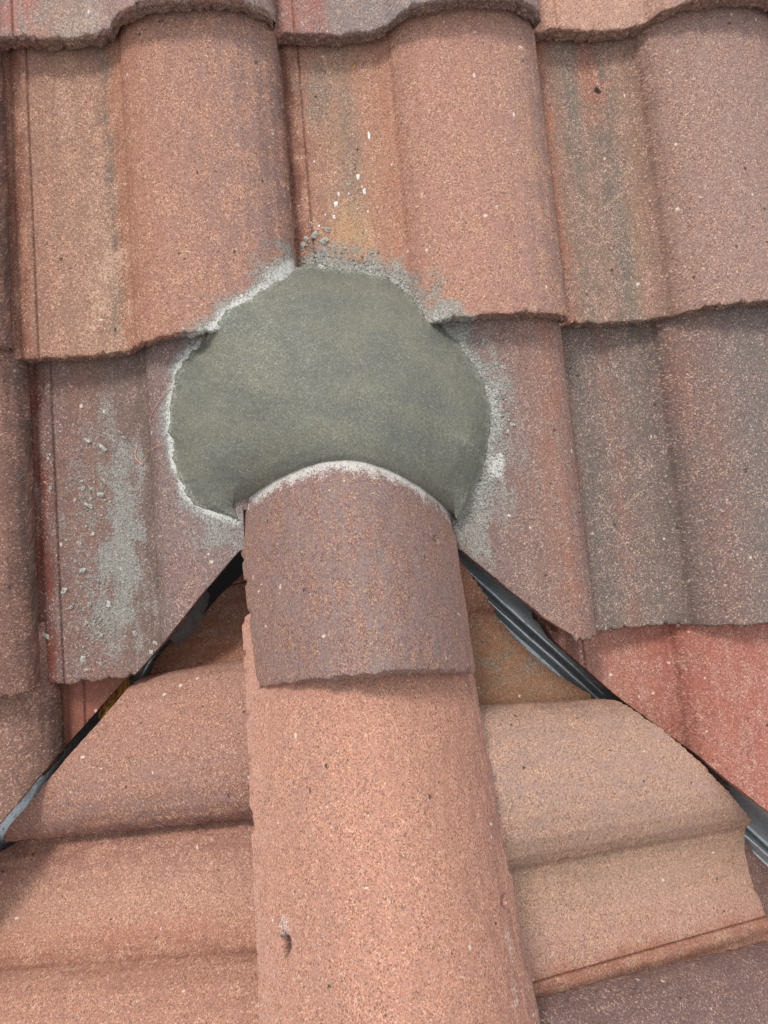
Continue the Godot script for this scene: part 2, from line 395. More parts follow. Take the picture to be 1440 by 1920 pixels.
	specs.r2 = {"seed": 79, "grey": 0.16, "spots": [[0.0254, 0.2917, 0.0034, 0.006, "dark", 1.0], [0.026, 0.279, 0.006, 0.007, "lime", 0.55], [0.268, 0.283, 0.003, 0.005, "dark", 0.9], [0.262, 0.318, 0.004, 0.018, "lime", 0.5], [0.255, 0.345, 0.005, 0.012, "lime", 0.45]], "bands": [[-0.03, srgb(204, 148, 126)], [0.03, srgb(194, 136, 112)], [0.06, srgb(186, 132, 110)], [0.09, srgb(190, 132, 108)], [0.2, srgb(193, 133, 107)], [0.26, srgb(178, 122, 102)], [0.305, srgb(156, 112, 98)]], "ridge": true,  # side light painted into the bands: left flank lighter, right flank darker
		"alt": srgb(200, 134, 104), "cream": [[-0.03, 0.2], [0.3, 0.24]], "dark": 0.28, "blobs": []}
	for k in specs: specs[k].pale = pale

func stop_color(st: Array, s: float) -> Color:
	for k in range(1, st.size()):
		if s <= st[k][0]:
			return st[k - 1][1].lerp(st[k][1], clampf((s - st[k - 1][0]) / (st[k][0] - st[k - 1][0]), 0, 1))
	return st[-1][1]

func stop_value(st: Array, s: float) -> float:
	for k in range(1, st.size()):
		if s <= st[k][0]:
			return lerpf(st[k - 1][1], st[k][1], clampf((s - st[k - 1][0]) / (st[k][0] - st[k - 1][0]), 0, 1))
	return st[-1][1]

func bake():
	var names := specs.keys()
	names.sort()
	var out := []
	out.resize(names.size())
	for k in names: specs[k].index = names.find(k)
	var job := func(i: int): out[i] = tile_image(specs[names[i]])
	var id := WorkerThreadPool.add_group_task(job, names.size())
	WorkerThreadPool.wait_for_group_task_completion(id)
	for i in names.size():
		var m := StandardMaterial3D.new()
		m.albedo_texture = ImageTexture.create_from_image(out[i])
		m.roughness = 0.93
		m.metallic_specular = 0.3
		m.heightmap_enabled = true
		m.heightmap_texture = height_tex[i % 3]
		m.heightmap_scale = 0.045
		mats[names[i]] = m

func tile_image(sp_: Dictionary) -> Image:
	var cw := TPX.x / 4
	var ch := TPX.y / 4
	var A := Image.create(cw, ch, false, Image.FORMAT_RGBAF)
	var B := Image.create(cw, ch, false, Image.FORMAT_RGBAF)
	var sd: float = sp_.seed * 1.37
	var on_main: bool = sp_.has("start")
	var grit: Array = sp_.get("grit", [0, 0, 0])
	for y in ch:
		var w := (y + 0.5) / ch * TVH
		for x in cw:
			var s := TS0 + (x + 0.5) / cw * TSW
			var s2 := s + 0.004 * fn.get_noise_2d(w * 14.0, sd) + 0.003 * fr.get_noise_2d(s * 60.0 + sd, w * 60.0)
			var c := stop_color(sp_.bands, s2)
			var streak := fr.get_noise_2d(s * 90.0 + sd, w * 9.0 + sd)       # runs down the tile
			var blot := fr.get_noise_2d(s * 28.0 - sd, w * 22.0 + sd * 2.0)
			c = c.lerp(sp_.alt, clampf(0.30 + 0.55 * streak + 0.55 * blot, 0.0, 0.8))
			var lum := c.get_luminance()
			c = c.lerp(Color(lum * 1.05, lum, lum * 0.99), sp_.get("grey", 0.19))
			var cream := stop_value(sp_.cream, s2) + 0.22 * streak + 0.26 * blot
			var dk: float = sp_.dark + 0.18 * fr.get_noise_2d(s * 35.0 + sd * 3.0, w * 30.0)
			var dust := 0.0
			var lime := 0.0
			if w > 0.4215 and not sp_.has("ridge"): c = c.lerp(srgb(112, 90, 78), 0.6)                # raw, soiled lower edge; its shade is painted into the colour too
			if grit[2] > 0.0 and s > grit[0] - 0.02 and s < grit[1] + 0.02: dust += grit[2] * clampf(1.0 - absf(s - (grit[0] + grit[1]) * 0.5) / 0.06, 0, 1) * (0.8 + blot)
			if sp_.has("limehead"): lime = clampf(1.3 - w / (0.015 + 0.010 * blot + 0.006 * streak), 0.0, 1.0) + 0.6 * clampf(1.0 - Vector2((s - 0.165) / 0.012, (w - 0.035) / 0.008).length() + blot, 0, 1)
			for b in sp_.get("spots", []):
				var dd := Vector2((s - b[0]) / b[2], (w - b[1]) / b[3]).length()
				if dd > 2.0: continue
				var k: float = b[5] * clampf(1.6 - dd + 0.5 * blot, 0.0, 1.0)
				if b[4] == "dark": c = c.lerp(srgb(74, 54, 46), k)
				else: lime = maxf(lime, k)
			if on_main:
				var u: float = sp_.start + s
				var v: float = sp_.tail - 0.42 + w
				for b in sp_.blobs:
					var dx: float = (u - b[0]) / b[2]
					var dy: float = (v - b[1]) / b[3]
					var dd := dx * dx + dy * dy
					if dd > 4.0: continue
					var k: float = b[5] * clampf(1.5 - sqrt(dd) + 0.7 * blot + 0.5 * streak, 0.0, 1.0)
					match b[4]:
						"cream": cream += k
						"dust": dust = maxf(dust, k)
						"lime": lime = maxf(lime, k)
						"rust": c = c.lerp(srgb(168, 98, 78), k)
						"grey": c = c.lerp(srgb(118, 108, 98), k)
						"ochre": c = c.lerp(srgb(206, 160, 112), k)
				var np := near_patch(u, v)
				if np < 0.06:
					var wide: float = 0.007 + 0.011 * clampf(fr.get_noise_2d(u * 26.0, v * 26.0) + 0.55, 0.0, 1.2)
					if u > 0.12 or v < -0.335: wide *= 1.9
					lime = maxf(lime, clampf(1.15 - np / (wide * 0.55), 0.0, 1.0) * (0.95 if u < -0.02 else 0.55))
					dust = maxf(dust, clampf(1.35 - np / wide, 0.0, 1.0))
			A.set_pixel(x, y, Color(c.r, c.g, c.b, cream))
			B.set_pixel(x, y, Color(dk, dust, lime, clampf(0.95 + 0.35 * blot + 0.2 * streak, 0.65, 1.2)))
	A.resize(TPX.x, TPX.y, Image.INTERPOLATE_BILINEAR)
	B.resize(TPX.x, TPX.y, Image.INTERPOLATE_BILINEAR)
	var a := A.get_data().to_float32_array()
	var b2 := B.get_data().to_float32_array()
	var out := PackedByteArray()
	out.resize(TPX.x * TPX.y * 3)
	var o := crop_offset(int(sp_.index) % 3)
	var pale: Color = sp_.pale
	var fleck: Color = sp_.get("fleck", srgb(228, 212, 200))
	var gentle: float = sp_.get("smooth", 0.95)
	for y in TPX.y:
		var row: int = (y + o.y) * GW + o.x
		for x in TPX.x:
			var i := (y * TPX.x + x) * 4
			var g1 := (ga[row + x] - 127.5) / 62.0
			var g2 := (gb[row + x] - 127.5) / 66.0
			var g3 := (gc[row + x] - 127.5) / 70.0
			var soft: float = gentle * b2[i + 3]
			var m := 1.0 + soft * (0.10 * g3 + 0.055 * g2 + 0.02 * g1)
			var hue := 0.045 * soft * (g1 - 0.6 * g2)
			var r := a[i] * m * (1.0 + hue * 0.5)
			var g := a[i + 1] * m * (1.0 - hue * 0.6)
			var b := a[i + 2] * m * (1.0 - hue * 1.6)
			var k := clampf((-g2 - 1.35 + b2[i] * 1.4) * 1.5, 0.0, 0.55) * soft
			r += (0.30 - r) * k
			g += (0.245 - g) * k
			b += (0.24 - b) * k
			k = clampf((g1 - 1.25 + a[i + 3] * 1.6) * 0.45, 0.0, 0.5) * minf(1.0, gentle)
			r += (pale.r - r) * k
			g += (pale.g - g) * k
			b += (pale.b - b) * k
			k = clampf((g3 * 0.5 + g1 * 0.75 - 1.18) * 1.7, 0.0, 0.68) * minf(1.0, soft)
			r += (fleck.r - r) * k
			g += (fleck.g - g) * k
			b += (fleck.b - b) * k
			if b2[i + 1] > 0.01:
				k = clampf((b2[i + 1] * 2.0 - 0.8 + 0.42 * g1 + 0.3 * g3) * 1.1, 0.0, 0.9)
				m = 1.0 + 0.16 * g3 + 0.1 * g2
				r += (0.570 * m - r) * k
				g += (0.560 * m - g) * k
				b += (0.530 * m - b) * k
			if b2[i + 2] > 0.01:
				k = clampf((b2[i + 2] * 1.7 - 0.65 + 0.36 * g1 + 0.28 * g3) * 1.0, 0.0, 0.82)
				r += (0.86 - r) * k
				g += (0.86 - g) * k
				b += (0.83 - b) * k
			var j := (y * TPX.x + x) * 3
			out[j] = clampi(int(r * 255.0), 0, 255)
			out[j + 1] = clampi(int(g * 255.0), 0, 255)
			out[j + 2] = clampi(int(b * 255.0), 0, 255)
	# single grains of aggregate, pits and specks
	var r := RandomNumberGenerator.new()
	r.seed = int(sp_.seed) * 77
	for n in 90:
		var cx := r.randi_range(4, TPX.x - 5)
		var cy := r.randi_range(4, TPX.y - 5)
		var rad := 0.9 + 2.4 * pow(r.randf(), 3.0)
		var tone := srgb(82, 68, 62) if r.randf() < 0.55 else srgb(226, 214, 200)
		var lean := r.randf_range(0.6, 1.5)
		for y in range(maxi(0, cy - 4), mini(TPX.y, cy + 5)):
			for x in range(maxi(0, cx - 4), mini(TPX.x, cx + 5)):
				var d := Vector2((x - cx) * lean, (y - cy) / lean).length() + 0.6 * (gb[(y + o.y) * GW + o.x + x] - 127.5) / 66.0
				var k := clampf(rad - d + 0.5, 0.0, 0.85)
				if k <= 0.0: continue
				var j := (y * TPX.x + x) * 3
				out[j] = int(lerpf(out[j], tone.r * 255.0, k))
				out[j + 1] = int(lerpf(out[j + 1], tone.g * 255.0, k))
				out[j + 2] = int(lerpf(out[j + 2], tone.b * 255.0, k))
	return Image.create_from_data(TPX.x, TPX.y, false, Image.FORMAT_RGB8, out)

# ---- the main slope -----------------------------------------------------------------
func outline_v(u: float) -> float:          # how far down a tile shows above the patch
	for k in range(11, 22):
		if u >= PATCH[k][0] and u <= PATCH[k + 1][0]:
			return lerpf(PATCH[k][1], PATCH[k + 1][1], (u - PATCH[k][0]) / (PATCH[k + 1][0] - PATCH[k][0]))
	return 9.0

func cut_main(u: float) -> float:           # the two valley cuts
	return stop_value([[-0.95, 0.80], [-0.358, 0.1945], [-0.3414, 0.1771], [-0.3238, 0.1582], [-0.3111, 0.1428], [-0.245, 0.0774], [-0.2284, 0.0694], [-0.1982, 0.0404], [-0.1732, 0.0155], [-0.1452, -0.0144], [-0.1051, -0.0547], [0.0, -0.09], [0.1289, -0.0352], [0.1453, -0.0181], [0.1754, 0.0124], [0.2066, 0.042], [0.2364, 0.0633], [0.245, 0.083], [0.3091, 0.1497], [0.3502, 0.1857], [0.3834, 0.2158], [0.4099, 0.2451], [0.4471, 0.2806], [0.95, 0.76]], u)

func build_main_roof():
	var roof := Node3D.new()
	roof.name = "main_roof"
	add_child(roof)
	tag(roof, "roof slope of weathered reddish brown concrete tiles rising behind the mortar patch", "roof")
	var deck := Shape.new()
	var p := PackedVector3Array()
	var t := PackedVector2Array()
	for j in 2:
		for i in 2:
			p.append(main_pt(-1.2 + 2.4 * i, -1.45 + 2.6 * j, -0.115))
			t.append(Vector2(i, j))
	deck.grid(p, t, 2, 2, -1.0)
	put("roof_underlay", deck.mesh(), plain(srgb(104, 100, 96), 0.95), roof)
	var look := {
		1: ["c1", "a1", "a1", "b1", "c1", "a1"], 2: ["c2", "z3", "a2", "b2", "c2", "rb"],
		3: ["z3", "z3", "a3", "b3", "c3", "c2"], 4: ["c4", "z4", "a4", "a4", "c4", "c4"], 0: ["c1", "c1", "z3", "a1", "c2", "b1"]}
	var says := {
		"2_2": "terracotta tile with cream flecked pan and its lower corner under mortar", "2_3": "orange brown tile with white chips and mortar crumbs in its pan",
		"2_4": "tile with grey brown lichen flecked pan and pinkish roll", "3_2": "dull red tile with grey mortar dust down its pan, cut along the valley",
		"3_3": "brownish tile whose roll lies beside the mortar patch, cut along the valley", "3_4": "grey brown lichen flecked tile with a red streak in its pan",
		"4_4": "bright red tile cut along the valley below the grey brown tile", "4_2": "dark red smooth tile deep in the gap under the dusty tile"}
	for c in [0, 1, 2, 3, 4]:
		for k in 6:
			if c == 4 and k == 3: continue
			if c == 0 and (k == 0): continue
			var s0: float = START[c][k]
			var tail: float = TAIL[c]
			var drop: float = {"1_1": 0.007, "1_2": 0.007, "1_3": 0.004, "2_1": 0.009, "2_2": 0.009}.get("%d_%d" % [c, k], 0.0)
			tail += drop
			var head := tail - 0.42
			var nz := NTAIL - 0.0
			var skew := 0.0
			var frame := func(s: float, v: float, n: float) -> Vector3:
				return main_pt(s0 + s + skew * (v - tail), v, n + nz - (tail - drop - v) * LIFT)
			var vb := func(s: float) -> float:
				var u := s0 + s
				var v := tail - drop * clampf(s / 0.3, 0.0, 1.0)
				if c == 2 and (k == 2 or k == 3): v = minf(v, outline_v(u) + 0.012)
				if c >= 3:
					v = minf(v, cut_main(u))
					if u > -0.0985 and u < 0.117: v = minf(v, -0.096)
				return v
			var seen: bool = k >= 1 and k <= 4 and c >= 1
			var m := tile_mesh(frame, -0.028, 0.300, head, vb, s0 * 7.0 + c * 3.1, {"step": 0.0015 if seen else 0.006, "rows": 44 if seen else 16, "groove": specs[look[c][k]].get("groove", true), "thick": 0.024 if c == 1 else 0.025, "tail": tail - drop})
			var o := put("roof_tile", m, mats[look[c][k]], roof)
			var key := "%d_%d" % [c, k]
			if says.has(key): tag(o, says[key])

func plain(c: Color, rough: float) -> StandardMaterial3D:
	var m := StandardMaterial3D.new()
	m.albedo_color = c
	m.roughness = rough
	return m

# ---- the gable with its ridge -------------------------------------------------------
func cut_left(z: float) -> float:
	return stop_value([[-0.2, 0.01], [-0.0295, 0.162], [-0.0112, 0.1945], [0.0054, 0.217], [0.0182, 0.2434], [0.0279, 0.2609], [0.0416, 0.2735], [0.0501, 0.2790], [0.068, 0.2800], [0.0832, 0.2815], [0.1051, 0.2923], [0.1246, 0.3113], [0.1606, 0.3544], [0.1905, 0.3998], [0.2101, 0.4491], [0.23, 0.51], [0.5, 0.8]], z)
func cut_right(z: float) -> float:
	return stop_value([[-0.1, 0.03], [0.0059, 0.1387], [0.0182, 0.1522], [0.027, 0.1656], [0.0348, 0.1812], [0.0406, 0.197], [0.0443, 0.2055], [0.0645, 0.232], [0.0867, 0.261], [0.1069, 0.287], [0.1239, 0.3127], [0.1326, 0.3308], [0.146, 0.338], [0.1521, 0.342], [0.1721, 0.3516], [0.2127, 0.3991], [0.251, 0.4434], [0.2764, 0.4835], [0.2924, 0.523], [0.5, 0.8]], z)

func gable_tile(roof: Node3D, side: float, z0: float, scale: float, slant: float, look: String, tail: float, seed_: float, seen := true, rise := 0.0, pivot := 0.3) -> MeshInstance3D:
	var head := tail - 0.42
	var frame := func(s: float, d: float, n: float) -> Vector3:
		return gable_pt(side, z0 - side * s * scale - slant * (d - pivot), d, n - 0.062 + rise)
	var vb := func(s: float) -> float:
		var d := tail
		for k in 3:
			var z := z0 - side * s * scale - slant * (d - pivot)
			var c := cut_left(z) if side < 0 else cut_right(z)
			if side > 0: c += 0.002 * fn.get_noise_1d(z * 220.0)
			d = minf(tail, c)
		return d
	var m := tile_mesh(frame, -0.028, 0.300, head, vb, seed_, {"step": 0.0018 if seen else 0.006, "rows": 50 if seen else 16, "vmin": 0.1, "rough": 0.7, "tail": tail, "groove": look != "l2" and look != "ra"})
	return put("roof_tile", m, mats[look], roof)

func build_gable_roof():
	var roof := Node3D.new()
	roof.name = "gable_roof"
	add_child(roof)
	tag(roof, "lower gable roof with salmon tiles and ridge tiles running out from the mortar patch", "roof")
	for side in [-1.0, 1.0]:
		var deck := Shape.new()
		var p := PackedVector3Array()
		var t := PackedVector2Array()
		for j in 2:
			for i in 2:
				p.append(gable_pt(side, -0.4 + 1.9 * i, 0.02 + 1.1 * j, -0.125))
				t.append(Vector2(i, j))
		deck.grid(p, t, 2, 2, side)
		put("roof_underlay", deck.mesh(), plain(srgb(104, 100, 96), 0.95), roof)
	# the left slope: rolls towards the lower edge of the picture; the right slope: the other way round
	var o := gable_tile(roof, -1.0, -0.0505, 0.925, 0.08, "l1", 0.53, 101.0)
	tag(o, "salmon brown tile cut along the valley, with a soiled orange pan beside the ridge")
	o = gable_tile(roof, -1.0, 0.2270, 0.925, 0.05, "l2", 0.53, 107.0)
	tag(o, "salmon tile with a cream flecked pan left of the ridge")
	gable_tile(roof, -1.0, 0.5045, 0.925, 0.03, "l1", 0.52, 109.0, false)
	gable_tile(roof, -1.0, 0.7820, 0.925, 0.03, "l2", 0.52, 113.0, false)
	gable_tile(roof, -1.0, 0.5045, 0.925, 0.03, "l2", 0.90, 117.0, false, -0.021)
	o = gable_tile(roof, 1.0, 0.1500, 0.92, 0.09, "ra", 0.520, 121.0)
	tag(o, "orange brown tile beside the metal valley flashing, cut with a ragged edge")
	o = gable_tile(roof, 1.0, 0.4220, 0.92, 0.055, "rb", 0.520, 127.0)
	tag(o, "tan tile right of the ridge with a salmon lip and a chipped corner")
	o = gable_tile(roof, 1.0, 0.6920, 0.92, 0.02, "rc", 0.520, 131.0)
	tag(o, "dark mauve brown tile lapping over the tan tile")
	gable_tile(roof, 1.0, 0.9680, 0.92, 0.02, "rb", 0.520, 137.0, false)
	gable_tile(roof, 1.0, 0.4220, 0.92, 0.02, "rc", 0.905, 139.0, false, -0.022)
	gable_tile(roof, 1.0, 0.6920, 0.92, 0.02, "ra", 0.905, 141.0, false, -0.022)
	var r2 := ridge_mesh(0.058, 0.64, 0.0050, 0.0090, 0.1120, 0.1125, 0.080, 0.080, 0.090, 0.0, 0.0, 201.0, [[-0.0866, 0.3497, 0.0042, 0.0075], [0.0968, 0.341, 0.0032, 0.005]])
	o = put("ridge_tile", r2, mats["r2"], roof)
	tag(o, "long salmon ridge tile with a nail hole, running down the gable")
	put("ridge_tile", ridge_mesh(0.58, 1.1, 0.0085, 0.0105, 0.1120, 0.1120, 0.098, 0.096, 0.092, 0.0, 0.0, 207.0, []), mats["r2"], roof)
	var r1 := ridge_mesh(-0.0475, 0.140, 0.0070, 0.0111, 0.1155, 0.1040, 0.098, 0.103, 0.101, 0.014, 0.003, 211.0, [[0.0831, 0.0173, 0.003, 0.005]], 0.024)
	o = put("ridge_tile", r1, mats["r1"], roof)
	tag(o, "short mauve brown ridge tile with its upper end bedded in the mortar patch")

func arch(f: float, a: float, h: float) -> Vector2:   # f 0..1 from the left foot over the crown to the right foot
	var x := sin((2.0 * f - 1.0) * 1.2) / sin(1.2)
	return Vector2(a * x, h * (1.0 - pow(absf(x), 1.8)))

func ridge_mesh(z0: float, z1: float, x0: float, x1: float, a0: float, a1: float, y0: float, y1: float, h: float, skew0: float, skew1: float, seed_: float, pits: Array, front := 0.0) -> ArrayMesh:
	var nx := 150
	var ny := int((z1 - z0) / 0.0025) + 8
	var th := 0.0145
	var top := PackedVector3Array()
	var low := PackedVector3Array()
	var uv := PackedVector2Array()
	for j in ny:
		for i in nx:
			var g := i / float(nx - 1)
			var bow := arch(g, 1.0, 1.0).y
			var rim := fn.get_noise_2d(g * 60.0, seed_) * 0.0004 + fn.get_noise_2d(g * 12.0, seed_ + 4.0) * 0.0014 + front * bow
			var b := z1 + rim
			var z: float
			if j < ny - 4: z = lerpf(z0, b - 0.005, j / float(ny - 5))
			else: z = b - [0.0032, 0.0017, 0.0006, 0.0][j - ny + 4]
			var f := clampf((z - z0) / (z1 - z0), 0, 1)
			var a := lerpf(a0, a1, f)
			var q := arch(g, a, h)
			var k := arch(g, a - th, h - th)
			var zz := z + lerpf(skew0, skew1, f) * q.x / a
			var out := (q - k).normalized()
			var dn := fn.get_noise_3d(q.x * 50.0, q.y * 50.0, z * 30.0 + seed_) * 0.0005 + fn.get_noise_3d(q.x * 260.0, q.y * 260.0, z * 260.0) * 0.00018
			var edge := maxf(0.0, fn.get_noise_2d(z * 34.0, seed_ + (1.0 if g < 0.5 else 7.0)) - 0.5) * 0.008 * (clampf(1.0 - minf(g, 1.0 - g) / 0.03, 0, 1))
			if j >= ny - 4: dn -= [0.0000, 0.0002, 0.0005, 0.0012][j - ny + 4]
			for pt in pits:
				var dd: float = Vector2((q.x - pt[0]) / pt[2], (zz - pt[1]) / pt[3]).length()
				if dd < 1.0: dn -= 0.010 * (1.0 - dd * dd)
			var xc := lerpf(x0, x1, f)
			var yy := lerpf(y0, y1, f)
			var w := q + out * dn
			top.append(Vector3(xc + w.x - signf(q.x) * edge, yy + w.y, zz))
			low.append(Vector3(xc + k.x, yy + minf(k.y, w.y), zz + (fr.get_noise_2d(g * 50.0, seed_) * 0.0012 if j == ny - 1 else 0.0)))
			uv.append(Vector2(g, clampf((z - z0) / TVH, 0.0, 8.0)))
	var sh := Shape.new()
	sh.grid(top, uv, nx, ny, -1.0)
	sh.grid(low, uv, nx, ny, 1.0)
	for e in 2:
		var j := 0 if e == 0 else ny - 1
		var q := PackedVector3Array()
		var qu := PackedVector2Array()
		for k in 6:
			for i in nx:
				var pt := top[j * nx + i].lerp(low[j * nx + i], k / 5.0)
				if k > 0 and k < 5: pt.z += fn.get_noise_3d(i * 0.25, k * 0.5, seed_) * 0.0013 * (1 if e == 1 else 0)
				q.append(pt)
				qu.append(Vector2(i / float(nx - 1), uv[j * nx].y + 0.006 * k))
		sh.grid(q, qu, nx, 6, 1.0 if e == 0 else -1.0)
	for e in 2:
		var i := 0 if e == 0 else nx - 1
		var q := PackedVector3Array()
		var qu := PackedVector2Array()
		for k in 3:
			for j in ny:
				q.append(top[j * nx + i].lerp(low[j * nx + i], k / 2.0))
				qu.append(uv[j * nx + i] + Vector2(0.004 * k, 0))
		sh.grid(q, qu, ny, 3, -1.0 if e == 0 else 1.0)
	return sh.mesh()

# ---- the mortar patch ---------------------------------------------------------------
func catmull(pts: Array, t: float) -> Vector3:
	var n := pts.size() - 1
	var k := clampi(int(t * n), 0, n - 1)
	var f := t * n - k
	var g := func(i: int) -> Vector3:
		var e: Array = pts[clampi(i, 0, n)]
		return Vector3(e[0], e[1], e[2])
	return g.call(k).cubic_interpolate(g.call(k + 1), g.call(k - 1), g.call(k + 2), f)

func build_patch():
	var nt := 260
	var nr := 60
	var outer := []
	for i in nt: outer.append(catmull(PATCH, i / float(nt - 1)))
	var smooth := []
	for i in nt:
		var sum := Vector3.ZERO
		var c := 0.0
		for k in range(-30, 31):
			if i + k < 0 or i + k >= nt: continue
			if absi(k) > mini(i, nt - 1 - i): continue
			var wgt := 1.0 + cos(PI * k / 31.0)
			sum += outer[i + k] * wgt
			c += wgt
		smooth.append(sum / c)
	var p := PackedVector3Array()
	var uv := PackedVector2Array()
	for j in nr + 2:
		var r := minf(j / float(nr - 1), 1.0)
		for i in nt:
			var f := i / float(nt - 1)
			# foot of the patch on the upper end of the ridge tile
			var g := clampf(0.02 + 0.96 * f, 0.0, 1.0)
			var a := arch(g, 0.1163, 0.1018)
			var z := -0.0455 + 0.0135 * a.x / 0.1155 
			var w := Vector3(0.0070 + a.x, 0.098 + a.y, z)
			var inner := Vector3(w.x, -w.y * sp + w.z * cp, w.y * cp + w.z * sp)
			var o: Vector3 = outer[i]
			var wig := 0.0012 * fn.get_noise_1d(f * 110.0 + 4.0) + 0.0016 * fn.get_noise_1d(f * 37.0)
			var dirn := Vector2(o.x - inner.x, o.y - inner.y).normalized()
			var sm: Vector3 = smooth[i]
			var rim := pow(r, 12.0)
			var uu := lerpf(inner.x, sm.x, r) + (o.x - sm.x + dirn.x * wig) * rim
			var vv := lerpf(inner.y, sm.y, r) + (o.y - sm.y + dirn.y * wig) * rim
			var k := r * r * (1.6 - 0.6 * r)
			var n := lerpf(inner.z, sm.z, k) + (o.z - sm.z) * rim
			n += 0.014 * sin(PI * r) * clampf(Vector2(o.x - inner.x, o.y - inner.y).length() / 0.12, 0.0, 1.0)
			n += 0.0038 * (1.0 - pow(r, 9.0)) * minf(1.0, r * 12.0) + 0.0006
			n += (0.0010 * fn.get_noise_2d(uu * 16.0, vv * 20.0) + 0.00022 * fn.get_noise_2d(uu * 150.0, vv * 90.0)) * minf(1.0, r * 6.0)
			n += 0.00022 * fn.get_noise_2d(uu * 30.0 + vv * 18.0, vv * 230.0 - uu * 120.0) * minf(1.0, r * 6.0)
			if r > 0.93: n += 0.0011 * fr.get_noise_2d(uu * 260.0, vv * 260.0) * (r - 0.93) / 0.07
			var low := NTAIL - (TAIL[3] - vv) * LIFT + 0.057 - maxf(0.0, 0.2 - r) * 0.3
			var full := 0.5 * (n + low + sqrt((n - low) * (n - low) + 0.0003))
			n = lerpf(full, n, smoothstep(0.66, 1.0, r))
			if j == nr: n -= 0.003
			if j > nr: n -= 0.016
			if j == 0: n -= 0.004
			p.append(main_pt(uu, vv, n))
			uv.append(Vector2((uu + 0.2) / 0.42, (vv + 0.40) / 0.42))
	var sh := Shape.new()
	sh.grid(p, uv, nt, nr + 2, 1.0)
	var m := StandardMaterial3D.new()
	m.albedo_texture = ImageTexture.create_from_image(patch_image())
	m.roughness = 0.82
	m.metallic_specular = 0.35
	m.heightmap_enabled = true
	m.heightmap_texture = height_tex[1]
	m.heightmap_scale = 0.022
	var o := put("mortar_patch", sh.mesh(), m)
	tag(o, "smooth fresh grey green mortar patch with a whitish rim at the head of the ridge", "mortar")

func patch_image() -> Image:
	var n := 640
	var out := PackedByteArray()
	out.resize(n * n * 3)
	var base := srgb(119, 118, 107)
	var olive := srgb(121, 119, 106)
	var slate := srgb(115, 115, 107)
	for y in n:
		for x in n:
			var u := -0.2 + 0.42 * x / n
			var v := -0.40 + 0.42 * y / n
			var g1 := (ga[(y + 100) * GW + x + 300] - 127.5) / 62.0
			var g2 := (gb[(y + 100) * GW + x + 300] - 127.5) / 66.0
			var g3 := (gc[(y + 100) * GW + x + 300] - 127.5) / 70.0
			var lo := fr.get_noise_2d(u * 9.0 + v * 4.0, v * 16.0 - u * 5.0)          # trowel strokes
			var mid := fr.get_noise_2d(u * 34.0 + v * 30.0, v * 60.0 - u * 34.0)
			var c := base.lerp(olive, clampf(0.4 + 0.9 * lo, 0, 1)).lerp(slate, clampf(0.3 - 0.9 * lo + 0.4 * mid, 0, 0.9))
			var md := 1.0 + 0.08 * g3 + 0.04 * g2 + 0.03 * mid + 0.035 * lo
			# a damper smear down the right side
			var smear := clampf(1.0 - Vector2((u - 0.088) / 0.022, (v + 0.17) / 0.05).length() + 0.4 * mid, 0.0, 1.0)
			md *= 1.0 - 0.05 * smear
			var r := c.r * md
			var g := c.g * md
			var b := c.b * md
			# sand grains brought up by the float
			var sandy := fr.get_noise_2d(u * 14.0 + 5.0, v * 14.0) * 0.55 + 0.35 * clampf(1.0 - Vector2((u + 0.01) / 0.09, (v + 0.17) / 0.05).length(), 0, 1)
			var k := clampf((g2 * 0.7 + g3 * 0.5 - 0.98 + sandy * 0.6) * 2.0, 0.0, 0.55)
			r += (0.66 - r) * k
			g += (0.63 - g) * k
			b += (0.50 - b) * k
			# lime at the rim and drying patches
			var np := near_patch(u, v)
			var l := clampf(1.0 - np / (0.008 + 0.006 * mid), 0.0, 1.0) * (0.62 if u < 0.06 else 0.5)
			l = maxf(l, 0.34 * clampf(1.0 - Vector2((u + 0.15) / 0.022, (v + 0.225) / 0.010).length() + 0.6 * mid, 0, 1))
			l = maxf(l, 0.36 * clampf(1.0 - Vector2((u - 0.142) / 0.03, (v + 0.145) / 0.014).length() + 0.6 * mid, 0, 1))
			l = maxf(l, 0.4 * clampf(1.0 - Vector2((u - 0.128) / 0.010, (v + 0.09) / 0.010).length() + 0.6 * mid, 0, 1))
			l = maxf(l, 0.22 * clampf(1.0 - Vector2((u + 0.07) / 0.07, (v + 0.26) / 0.06).length() + 0.8 * mid, 0, 1))
			k = clampf((l * 1.7 - 0.5 + 0.35 * g1 + 0.3 * g3) * 0.9, 0.0, 0.7) if l > 0.02 else 0.0
			r += (0.70 - r) * k
			g += (0.70 - g) * k
			b += (0.64 - b) * k
			var j := (y * n + x) * 3
			out[j] = clampi(int(r * 255.0), 0, 255)
			out[j + 1] = clampi(int(g * 255.0), 0, 255)
			out[j + 2] = clampi(int(b * 255.0), 0, 255)
	return Image.create_from_data(n, n, false, Image.FORMAT_RGB8, out)

